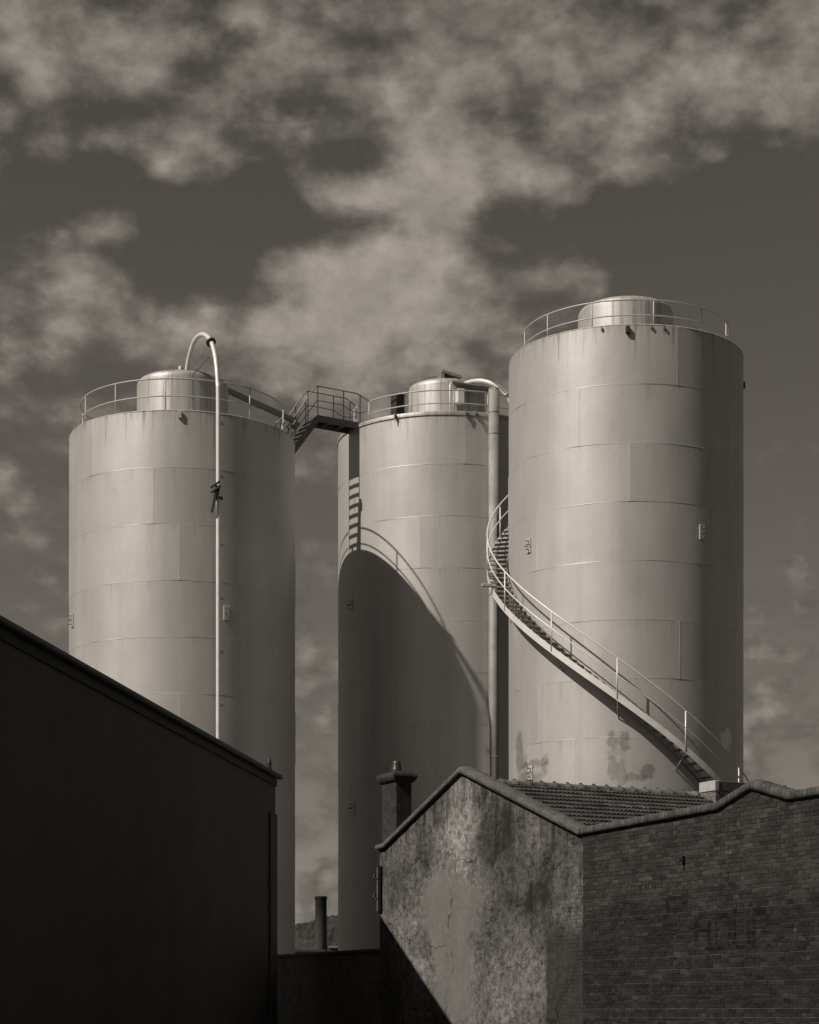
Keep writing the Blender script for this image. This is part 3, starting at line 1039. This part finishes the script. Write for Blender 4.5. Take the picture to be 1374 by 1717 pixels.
def coping(mb, line, y0=-.09, y1=.34, hgt=.20, seed=0):
    """rounded render coping run along a polyline (x, z) of its underside"""
    sec = [(y0, 0), (y0 - .003, hgt * .35), (y0 + .0, hgt * .74), (y0 + .025, hgt * .86), ((y0 + y1) / 2, hgt * 1.06),
           (y1 - .025, hgt * .86), (y1 - .0, hgt * .74), (y1, hgt * .35), (y1, 0)]
    pts = []
    for i in range(len(line) - 1):
        a, b = Vector(line[i]), Vector(line[i + 1])
        n = max(2, int((b - a).length / .035))
        for k in range(n):
            pts.append(a + (b - a) * k / n)
    pts.append(Vector(line[-1]))
    vs = []
    for i, p in enumerate(pts):
        d = (pts[min(i + 1, len(pts) - 1)] - pts[max(i - 1, 0)]).normalized()
        nrm = Vector((-d.y, d.x))
        if nrm.y < 0:
            nrm = -nrm
        for k, (y, h_) in enumerate(sec):
            j = mnoise.noise(Vector((p.x * 5 + seed, y * 9, h_ * 9))) * .006 + mnoise.noise(Vector((p.x * 17 + seed, y * 23, h_ * 23))) * .010 if h_ > 0 else 0
            q = p + nrm * (h_ + j)
            vs.append((q.x, y + j * .8, q.y))
    m_ = len(sec)
    fs = []
    for i in range(len(pts) - 1):
        for k in range(m_):
            l = (k + 1) % m_
            fs.append((i * m_ + k, i * m_ + l, (i + 1) * m_ + l, (i + 1) * m_ + k))
    fs += [tuple(range(m_)), tuple(reversed(range((len(pts) - 1) * m_, len(pts) * m_)))]
    mb._add(vs, fs, 1, 0, True)


E0 = EYE
AX, AZ = -5.17, 5.65 + E0                  # gable apex, underside of the coping
house = thing('rendered_house', 'stained rendered gable house with a tiled roof', 'house', WO, WA)
gw = MB()
XL = -9.37
prof = [(XL, 0), (-.003, 0), (-.003, 3.798 + E0), (-.10, 3.802 + E0), (AX, AZ), (-9.05, 4.16 + E0), (XL, 4.13 + E0)]
wall_poly(gw, prof, 0, .25)
gw.build('gable_wall', m_render, house)
cpb = MB()
coping(cpb, [(XL - .07, 4.14 + E0), (-9.05, 4.165 + E0), (AX, AZ + .004), (-.10, 3.806 + E0), (-.002, 3.803 + E0)], hgt=.155, seed=3)
cpb.build('coping', m_coping, house)
sw = MB()
sw.box((XL + .01, .25, 0), (XL + .24, 9.0, 4.0 + E0))
sw.build('side_wall', m_render, house)
bw = MB()
wall_poly(bw, [(XL + .24, 0), (1.3, 0), (1.3, 3.2 + E0), (AX, 5.45 + E0), (XL + .24, 4.0 + E0)], 8.2, 8.4)
bw.build('back_wall', m_render, house)


def tile_slope(mb, xr, zr, x_end, z_end, y0, y1, rnd):
    """corrugated tile slope from the ridge (xr, zr) down to (x_end, z_end), tile rows along y"""
    L = math.hypot(x_end - xr, z_end - zr)
    dx, dz = (x_end - xr) / L, (z_end - zr) / L
    nx_, nz_ = (-dz, dx) if dx > 0 else (dz, -dx)
    ROW, WAVE = .40, .118
    nrow = int(L / ROW)
    ncol = int((y1 - y0) / (WAVE / 8))
    sub = [(0.0, -.004), (.55, .017), (.985, .036), (1.0, -.004)]
    for r_ in range(nrow):
        vs = []
        off = .5 * WAVE * (r_ % 2) * 0
        tones = {}
        jy = rnd.uniform(-.006, .006)
        for (f_, hh) in sub:
            for c_ in range(ncol + 1):
                y = y0 + (y1 - y0) * c_ / ncol
                w = math.cos(2 * math.pi * (y + off + jy) / WAVE)
                w = (abs(w) ** .8) * (1 if w > 0 else -1)
                tl = int((y + jy) / (2 * WAVE))
                if tl not in tones:
                    tones[tl] = (rnd.gauss(0, 1), rnd.uniform(-.007, .007))
                amp = .016 * (1 if f_ < 1.0 else .2)
                h_ = hh + amp * w + tones[tl][1] * f_
                s_ = (r_ + f_) * ROW + (.004 if f_ == 1.0 else 0)
                vs.append((xr + dx * s_ + nx_ * h_, y, zr + dz * s_ + nz_ * h_))
        w_ = ncol + 1
        for i in range(len(sub) - 1):
            for c_ in range(ncol):
                y = y0 + (y1 - y0) * (c_ + .5) / ncol
                tl = int((y + jy) / (2 * WAVE))
                tn = .037 * math.exp(.22 * tones.get(tl, (0, 0))[0])
                o = len(mb.f)
                fc = (i * w_ + c_, i * w_ + c_ + 1, (i + 1) * w_ + c_ + 1, (i + 1) * w_ + c_)
                mb.f.append(tuple(len(mb.v) + q for q in fc))
                mb.tone.append(tn)
                mb.seam.append(0)
                mb.sm.append(i < 2)
        mb.v += vs


rf = MB()
rnd = random.Random(5)
RZ = 5.47 + E0
tile_slope(rf, AX, RZ, 1.4, RZ - 6.57 * math.tan(math.radians(19.2)), .30, 7.05, rnd)
roof_o = rf.build('tile_roof', m_tile, house)
rf2 = MB()
rf2.box((0, 0, 0), (1, 1, 1), Matrix(((XL + .3 - AX, 0, 0, AX), (0, 7.6, 0, .3), (-1.55, 0, .04, RZ), (0, 0, 0, 1))), .06)
rf2.box((0, 0, 0), (1, 1, 1), Matrix(((1.4 - AX, 0, 0, AX), (0, 7.6, 0, .3), (-6.57 * math.tan(math.radians(19.2)), 0, .03, RZ - .10), (0, 0, 0, 1))), .05)
rf2.build('roof_deck', m_tile, house)
for i in range(18):
    y0 = .34 + i * .375
    if y0 + .38 > 7.1:
        break
    b = MB()
    n = 8
    vs = []
    for (yy, k) in ((y0, 1.0), (y0 + .30, .95), (y0 + .301, 1.12), (y0 + .385, 1.12)):
        for j in range(n + 1):
            a = math.pi * j / n
            vs.append((AX - .13 * k * math.cos(a), yy, RZ - .02 + .105 * k * math.sin(a)))
    b._add(vs, [(r_ * (n + 1) + j, (r_ + 1) * (n + 1) + j, (r_ + 1) * (n + 1) + j + 1, r_ * (n + 1) + j + 1) for r_ in range(3) for j in range(n)],
           .07 * math.exp(random.gauss(0, .2)), 0, True)
    b.box((AX - .025, y0 + .30, RZ + .09), (AX + .025, y0 + .37, RZ + .125), None, .09, .01)
    b.build('ridge_tile', m_tile, roof_o)

# left chimney with its pot
m_stack, t = new_mat('roughcast stack', 0.95, 0, .1)
v = t.m('MULTIPLY_ADD', t.m('SUBTRACT', t.noise(t.oc, 5, 8, .7), .5), .075, .037)
v = t.m('MULTIPLY_ADD', t.m('SUBTRACT', t.noise(t.oc, 40, 3, .7), .5), .07, v)
t.put(t.b.inputs['Base Color'], t.grey(t.m('MAXIMUM', v, .012)))
bump(t, t.noise(t.oc, 30, 5, .7), .8, .03)
CX0, CX1, CY0, CY1 = -9.96, -9.18, .36, .82
cz0, cz1 = 3.0 + E0, 5.88 + E0
st_ = MB()
st_.box((CX0, CY0, cz0), (CX1, CY1, cz1), None, 1, .02)
st_o = st_.build('chimney', m_stack, house)
cap = MB()
lv = [(0.0, .0), (.02, .03), (.06, .07), (.11, .095), (.16, .105), (.21, .095), (.25, .06), (.285, .0), (.305, -.08), (.31, -.16)]
vs = []
for (dz, o_) in lv:
    z_ = cz1 - .02 + dz
    vs += [(CX0 - o_, CY0 - o_, z_), (CX1 + o_, CY0 - o_, z_), (CX1 + o_, CY1 + o_, z_), (CX0 - o_, CY1 + o_, z_)]
fs = []
for i in range(len(lv) - 1):
    for k in range(4):
        l = (k + 1) % 4
        fs.append((i * 4 + k, i * 4 + l, i * 4 + 4 + l, i * 4 + 4 + k))
fs += [(3, 2, 1, 0), tuple(range(len(vs) - 4, len(vs)))]
cap._add(vs, fs)
cap.build('cap', m_stack, st_o)
pot = MB()
pz = cz1 + .27
pc = ((CX0 + CX1) / 2, (CY0 + CY1) / 2)
pot.lathe([(.15, pz), (.155, pz + .06), (.145, pz + .09), (.12, pz + .25), (.115, pz + .29), (.095, pz + .295), (.09, pz + .1)], 24, pc)
pot.build('pot', plain('glazed pot', .022, .35, 0, .6, .3, 8), st_o)
# batten with two insulators, left house corner; its shadow built as a dark strip
ib = thing('insulator_bracket', 'batten with two insulators on the gable corner, a dark strip as its shadow', 'bracket', WO, WA)
zb0, zb1 = 2.56 + E0, 3.72 + E0
MB().box((XL + .0, -.06, zb0), (XL + .16, -.012, zb1), None, 1, .008).build('bar', plain('batten shadow', .007, .95, 0, .05, .3, 6), ib)
MB().box((XL - .075, -.05, zb0 + .02), (XL - .004, .10, zb1 - .01), None, 1, .01).build('batten', plain('old batten', .10, .8, 0, .2, .4, 9), ib)
for zz in (zb0 + .36, zb0 + .86):
    b = MB()
    b.tube([(XL - .02, -.06, zz), (XL - .16, -.07, zz), (XL - .17, -.07, zz + .02)], .018, 8)
    b.lathe([(.0, zz + .0), (.045, zz + .0), (.05, zz + .04), (.03, zz + .06), (.045, zz + .08), (.02, zz + .12), (.0, zz + .125)], 12, (XL - .16, -.07))
    b.build('insulator', M_BLACK, ib)

# ---- brick building
brick = thing('brick_building', 'dark brick building with faded sign lettering and a small parapet gable', 'building', WO, WA)
PKX, PKZ = 5.78, 4.21 + E0
B_TOP = [(0.0, 3.80 + E0), (4.72, 3.90 + E0), (PKX, PKZ), (6.86, 3.90 + E0), (11.0, 3.92 + E0)]


def btop(x):
    for (a, b) in zip(B_TOP[:-1], B_TOP[1:]):
        if a[0] <= x <= b[0]:
            return a[1] + (b[1] - a[1]) * (x - a[0]) / (b[0] - a[0])
    return B_TOP[-1][1]


GL = {'A': ['.###.', '#...#', '#...#', '#####', '#...#', '#...#', '#...#'], 'B': ['####.', '#...#', '#...#', '####.', '#...#', '#...#', '####.'],
      'O': ['.###.', '#...#', '#...#', '#...#', '#...#', '#...#', '.###.'], 'U': ['#...#', '#...#', '#...#', '#...#', '#...#', '#...#', '.###.'],
      'R': ['####.', '#...#', '#...#', '####.', '#.#..', '#..#.', '#...#'], 'E': ['#####', '#....', '#....', '####.', '#....', '#....', '#####']}
SIGN = [('B', 3.0, 2.0, .72, .60), ('R', 4.75, 2.2, .74, .75), ('A', 3.95, 1.28, .56, .66), ('O', 4.62, 1.25, .50, .68), ('U', 5.20, 1.20, .50, .76), ('R', 5.78, 1.20, .52, .76)]


def sign(x, z):
    """faded paint left on the bricks by old lettering"""
    for (ch_, x0, z0, w, h_) in SIGN:
        u, v_ = (x - x0) / w, (z - E0 - z0) / h_
        if 0 <= u < 1 and 0 <= v_ < 1:
            if GL[ch_][6 - int(v_ * 7)][int(u * 5)] == '#':
                return 1.0
    return 0.0


bb = MB()
rnd = random.Random(3)
ROWH, BL = .086, .24
row = 0
z = 0.25
while z < PKZ:
    off = (row % 2) * BL / 2 + rnd.uniform(-.01, .01)
    head = row % 6 == 3
    bl = BL / 2 if head else BL
    x = .012 - off
    dzr = rnd.uniform(-.004, .004)
    while x < 11.0:
        xa, xb = max(.012, x + .006), min(11.0, x + bl - .006)
        x += bl
        if xb - xa < .03:
            continue
        xm = (xa + xb) / 2
        top = min(z + ROWH - .011, btop(xm) - .004)
        if top - z < .015:
            continue
        base = math.exp(rnd.gauss(0, .24) + .35 * mnoise.noise(Vector((xm * 1.7, z * 2.3, 5.0))))
        zr = z - E0
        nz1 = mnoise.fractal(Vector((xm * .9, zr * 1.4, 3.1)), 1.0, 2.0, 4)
        # bricks made darker towards the bottom, below a ragged upper edge
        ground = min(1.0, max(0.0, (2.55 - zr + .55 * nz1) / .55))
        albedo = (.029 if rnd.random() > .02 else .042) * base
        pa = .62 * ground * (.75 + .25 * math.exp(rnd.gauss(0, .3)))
        y = rnd.uniform(-.008, -.001)
        ya = y
        nseg = 4 if bl > .2 else 2
        tilt = rnd.uniform(-.001, .001)
        for k in range(nseg):
            xs0, xs1 = xa + (xb - xa) * k / nseg, xa + (xb - xa) * (k + 1) / nseg
            lt = sign((xs0 + xs1) / 2, z + .04)
            er = .5 + .5 * mnoise.noise(Vector((xs0 * 3.1, zr * 4.0, 9.0)))
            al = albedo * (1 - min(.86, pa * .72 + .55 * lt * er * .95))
            y0_, y1_ = y + tilt * k, y + tilt * (k + 1)
            vs = [(xs0, y0_, z + dzr), (xs1, y1_, z + dzr), (xs1, y1_, top + dzr), (xs0, y0_, top + dzr),
                  (xs0, .03, z + dzr), (xs1, .03, z + dzr), (xs1, .03, top + dzr), (xs0, .03, top + dzr)]
            fs = [(0, 1, 2, 3), (3, 2, 6, 7), (1, 0, 4, 5)]
            if k == 0:
                fs.append((0, 3, 7, 4))
            if k == nseg - 1:
                fs.append((2, 1, 5, 6))
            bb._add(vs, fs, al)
    z += ROWH
    row += 1
mort = [(0.004, 0)] + [(11.0, 0)] + [(xx, zz - .002) for xx, zz in reversed(B_TOP)]
mort[-1] = (0.004, B_TOP[0][1] - .002)
o = len(bb.f)
wall_poly(bb, mort, .0045, .26)
for q in range(o, len(bb.f)):
    bb.tone[q] = .070
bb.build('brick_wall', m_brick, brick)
cpb = MB()
coping(cpb, [(-.10, B_TOP[0][1] + .001), (0.004, B_TOP[0][1] + .002)] + [(xx, zz + .002) for xx, zz in B_TOP[1:]], -.07, .36, .175, seed=8)
cpb.build('coping', m_edge, brick)
vb = MB()
vs0 = (3.62, 3.08 + E0)
vb.box((vs0[0] - .05, -.10, vs0[1] - .09), (vs0[0] + .05, -.006, vs0[1] + .02), None, 1, .01)
vb.tube([(vs0[0], -.10, vs0[1] - .03), (vs0[0] + .03, -.17, vs0[1] - .12)], .02, 8)
vb.build('wall_hook', M_BLACK, brick)
# roof behind the parapet and the brick stack at the end of the tiled roof
rb = MB()
rb.box((1.75, .26, 3.2 + E0), (11.0, 9.0, 3.45 + E0), None, .05)
rb.build('flat_roof', m_tile, brick)
MB().box((10.74, .263, 0), (10.998, 9.0, 3.197 + E0), None, .05).build('end_wall', m_brick, brick)
MB().box((1.75, 8.75, 0), (10.737, 8.998, 3.197 + E0), None, .05).build('back_wall', m_brick, brick)


def brick_box(mb, x0, x1, y0, y1, z0, z1, tone, rnd):
    """a small brick stack laid course by course (faces to the street and to the right)"""
    z_ = z0
    r_ = 0
    while z_ < z1 - .02:
        for face in (0, 1):
            a, b = (x0, x1) if face == 0 else (y0, y1)
            s = a - (.12 if r_ % 2 else 0)
            while s < b:
                p0, p1 = max(a, s + .005), min(b, s + .235)
                s += .24
                if p1 - p0 < .03:
                    continue
                tn = tone * math.exp(rnd.gauss(0, .25))
                d = rnd.uniform(0, .006)
                zt = min(z1, z_ + .076)
                if face == 0:
                    mb.box((p0, y0 - d, z_), (p1, y0 + .05, zt), None, tn)
                else:
                    mb.box((x1 - .05, p0, z_), (x1 + d, p1, zt), None, tn)
        z_ += .086
        r_ += 1
    mb.box((x0 + .003, y0 + .003, z0), (x1 - .003, y1, z1), None, .12)


pk = MB()
SX0, SX1, SY0, SY1 = -4.96, -4.34, 6.72, 8.9
brick_box(pk, SX0, SX1, SY0, SY1, 3.4 + E0, 5.50 + E0, .13, random.Random(9))
pk_o = pk.build('brick_stack', m_brick, brick)
MB().box((SX0 - .025, SY0 - .03, 5.503 + E0), (SX1 + .02, SY0 + .10, 5.76 + E0), None, 1, .012).build('cap', plain('limewashed cap', .33, .9, 0, .1, .25, 7), pk_o)
MB().box((SX0 + .0, SY0 + .103, 5.503 + E0), (SX1 + .01, SY1 + .03, 5.75 + E0), None, .07, .012).build('capping_course', m_brick, pk_o)

# ------------------------------------------------------------------ low yard wall running on to the left
yw = thing('yard_wall', 'low dark yard wall left of the gable house', 'wall', WO, WA)
w_ = MB()
w_.box((-17.5, .02, 0), (XL - .003, .24, 1.57 + E0))
w_.build('wall', plain('sooty wall', .12, .95, 0, .1, .5, 3.0, .5), yw)
w_ = MB()
w_.box((-17.5, -.02, 1.573 + E0), (XL - .003, .28, 1.66 + E0), None, 1, .015)
w_.build('coping', plain('sooty coping', .12, .95, 0, .1, .4, 4.0, .4), yw)

# ------------------------------------------------------------------ dark shed on the left
SDV = Vector((.1425, .9898, 0))
SC = Vector((-.0662 * 55, 55, 0))            # its far right corner
shed = thing('dark_shed', 'tall dark shed in shade at the left, its eave falling away', 'shed', SC, math.atan2(-SDV.x, SDV.y))
m_shed, t = new_mat('tarred wall', 0.85, 0, .2)
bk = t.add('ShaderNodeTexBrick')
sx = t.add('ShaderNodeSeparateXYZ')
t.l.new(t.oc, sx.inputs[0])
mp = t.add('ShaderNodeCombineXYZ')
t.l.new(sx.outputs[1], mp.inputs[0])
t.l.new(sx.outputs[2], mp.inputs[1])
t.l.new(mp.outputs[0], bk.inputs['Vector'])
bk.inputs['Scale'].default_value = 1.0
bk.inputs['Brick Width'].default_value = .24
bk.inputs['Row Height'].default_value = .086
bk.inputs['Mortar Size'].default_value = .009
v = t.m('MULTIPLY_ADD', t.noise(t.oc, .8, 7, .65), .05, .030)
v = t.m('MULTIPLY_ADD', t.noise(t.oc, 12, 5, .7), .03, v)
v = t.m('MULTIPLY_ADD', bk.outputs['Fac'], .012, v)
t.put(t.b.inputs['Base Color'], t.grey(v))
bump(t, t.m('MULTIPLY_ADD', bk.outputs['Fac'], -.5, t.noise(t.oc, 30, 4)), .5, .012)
EAV = .1182 * 55 + E0
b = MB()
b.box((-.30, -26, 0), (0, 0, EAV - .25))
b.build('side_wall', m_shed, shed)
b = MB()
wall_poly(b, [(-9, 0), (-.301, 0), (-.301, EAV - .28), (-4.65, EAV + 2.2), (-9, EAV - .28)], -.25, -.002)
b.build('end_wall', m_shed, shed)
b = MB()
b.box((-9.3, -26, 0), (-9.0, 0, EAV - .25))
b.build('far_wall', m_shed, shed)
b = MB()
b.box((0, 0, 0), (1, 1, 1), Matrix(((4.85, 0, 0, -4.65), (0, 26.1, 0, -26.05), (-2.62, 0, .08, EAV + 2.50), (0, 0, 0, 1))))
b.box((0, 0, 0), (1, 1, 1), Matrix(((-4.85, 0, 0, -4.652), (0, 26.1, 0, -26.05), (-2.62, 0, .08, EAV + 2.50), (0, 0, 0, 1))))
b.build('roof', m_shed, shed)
b = MB()
b.box((.003, -26, EAV - .34), (.05, .02, EAV - .10), None, 1, .01)
b.build('fascia', plain('fascia board', .022, .7, 0, .2, .3, 3), shed)
b = MB()
sec = [(.052 + .075 + .075 * math.cos(math.radians(a)), EAV - .075 + .075 * math.sin(math.radians(a))) for a in range(180, 361, 20)]
vs = []
for yy in (-26.0, .06):
    vs += [(x_, yy, z_) for x_, z_ in sec] + [(x_ * .97 + .004, yy, z_ + .012) for x_, z_ in reversed(sec)]
n = len(sec) * 2
b._add(vs, [(i, (i + 1) % n, n + (i + 1) % n, n + i) for i in range(n)] + [tuple(reversed(range(n))), tuple(range(n, 2 * n))], 1, 0, False)
b.build('gutter', plain('iron gutter', .02, .5, 0, .4, .3, 4), shed)
b = MB()
b.lathe([(.06, EAV - .02), (.07, EAV + .08), (.05, EAV + .14), (.075, EAV + .2), (.06, EAV + .28), (.015, EAV + .42), (0, EAV + .43)], 12, (-.05, -.55))
b.build('finial', M_BLACK, shed)
b = MB()
b.box((.003, -.85, 0), (.06, .0, 5.4 + E0), None, 1, .01)
b.build('buttress', m_shed, shed)

# ------------------------------------------------------------------ far away: smokestack, its smoke, two low buildings
m_far, t = new_mat('sooty brick stack', .9, 0, .1)
sx = t.add('ShaderNodeSeparateXYZ')
t.l.new(t.oc, sx.inputs[0])
soot = t.ramp(t.m('MULTIPLY_ADD', t.noise(t.oc, .8, 5), 3.0, sx.outputs[2]), 12.0, 17.5)
v = t.m('MULTIPLY_ADD', t.noise(t.oc, 1.2, 6, .65), .04, .028)
t.put(t.b.inputs['Base Color'], t.grey(t.m('MULTIPLY', v, t.m('MULTIPLY_ADD', soot, -.70, 1.0))))
SY_ = 250.0
stk = thing('smokestack', 'distant round smokestack rising between two silos', 'chimney', (-148.5 / F * SY_, SY_, 0))
top = 197 / F * SY_ + E0
b = MB()
b.lathe([(.87, 0), (.70, top - .5), (.71, top - .45), (.78, top - .35), (.78, top - .08), (.70, top), (.5, top), (.5, top - 1)], 40)
b.build('shaft', m_far, stk, auto=40)
m_smk = bpy.data.materials.new('smoke')
m_smk.use_nodes = True
t = NT(m_smk.node_tree)
t.n.clear()
out = t.add('ShaderNodeOutputMaterial')
pv = t.add('ShaderNodeVolumePrincipled')
pv.inputs['Color'].default_value = (.25, .24, .23, 1)
oc = t.add('ShaderNodeTexCoord').outputs['Generated']
c = t.vm('SUBTRACT', oc, (.5, .5, .5))
fall = t.ramp(t.vm('DOT_PRODUCT', c, c), .24, .0)
nn = t.noise(t.vm('MULTIPLY', oc, (1.4, 1, 1)), 3.5, 5, .6)
t.put(pv.inputs['Density'], t.m('MULTIPLY', t.m('MULTIPLY', fall, t.ramp(nn, .42, .7)), .55))
t.l.new(pv.outputs[0], out.inputs['Volume'])
b = MB()
prof = [(math.sin(math.pi * i / 12), -math.cos(math.pi * i / 12)) for i in range(13)]
b.lathe([(max(r, .001), z_) for r, z_ in prof], 24)
sm = b.build('smoke', m_smk)
sm.location = (-150.5 / F * SY_ - 1.6, SY_, top + 1.7)
sm.scale = (3.0, 1.6, 1.5)
sm.rotation_euler = (0, math.radians(28), 0)
kind(sm, 'stuff')
lo = thing('low_building', 'tiny flat-roofed building left of the distant smokestack', 'building', (-13.2, 240, 0))
m_fb = plain('far wall', .06, .9, 0, .1, .3, .6)
MB().box((-6, 0, 0), (3.2, 6, 8.85)).build('wall', m_fb, lo)
MB().box((-6.1, -.2, 8.855), (3.3, 6.2, 9.2), None, 1, .05).build('roof', M_BLACK, lo)
lo2 = thing('low_building', 'tiny pale building right of the distant smokestack', 'building', (-7.5, 245, 0))
MB().box((-2.2, 0, 0), (4.2, 6, 9.5)).build('wall', m_fb, lo2)
MB().box((-2.3, -.2, 9.505), (4.3, 6.2, 9.8), None, 1, .05).build('roof', M_DARKSTEEL, lo2)
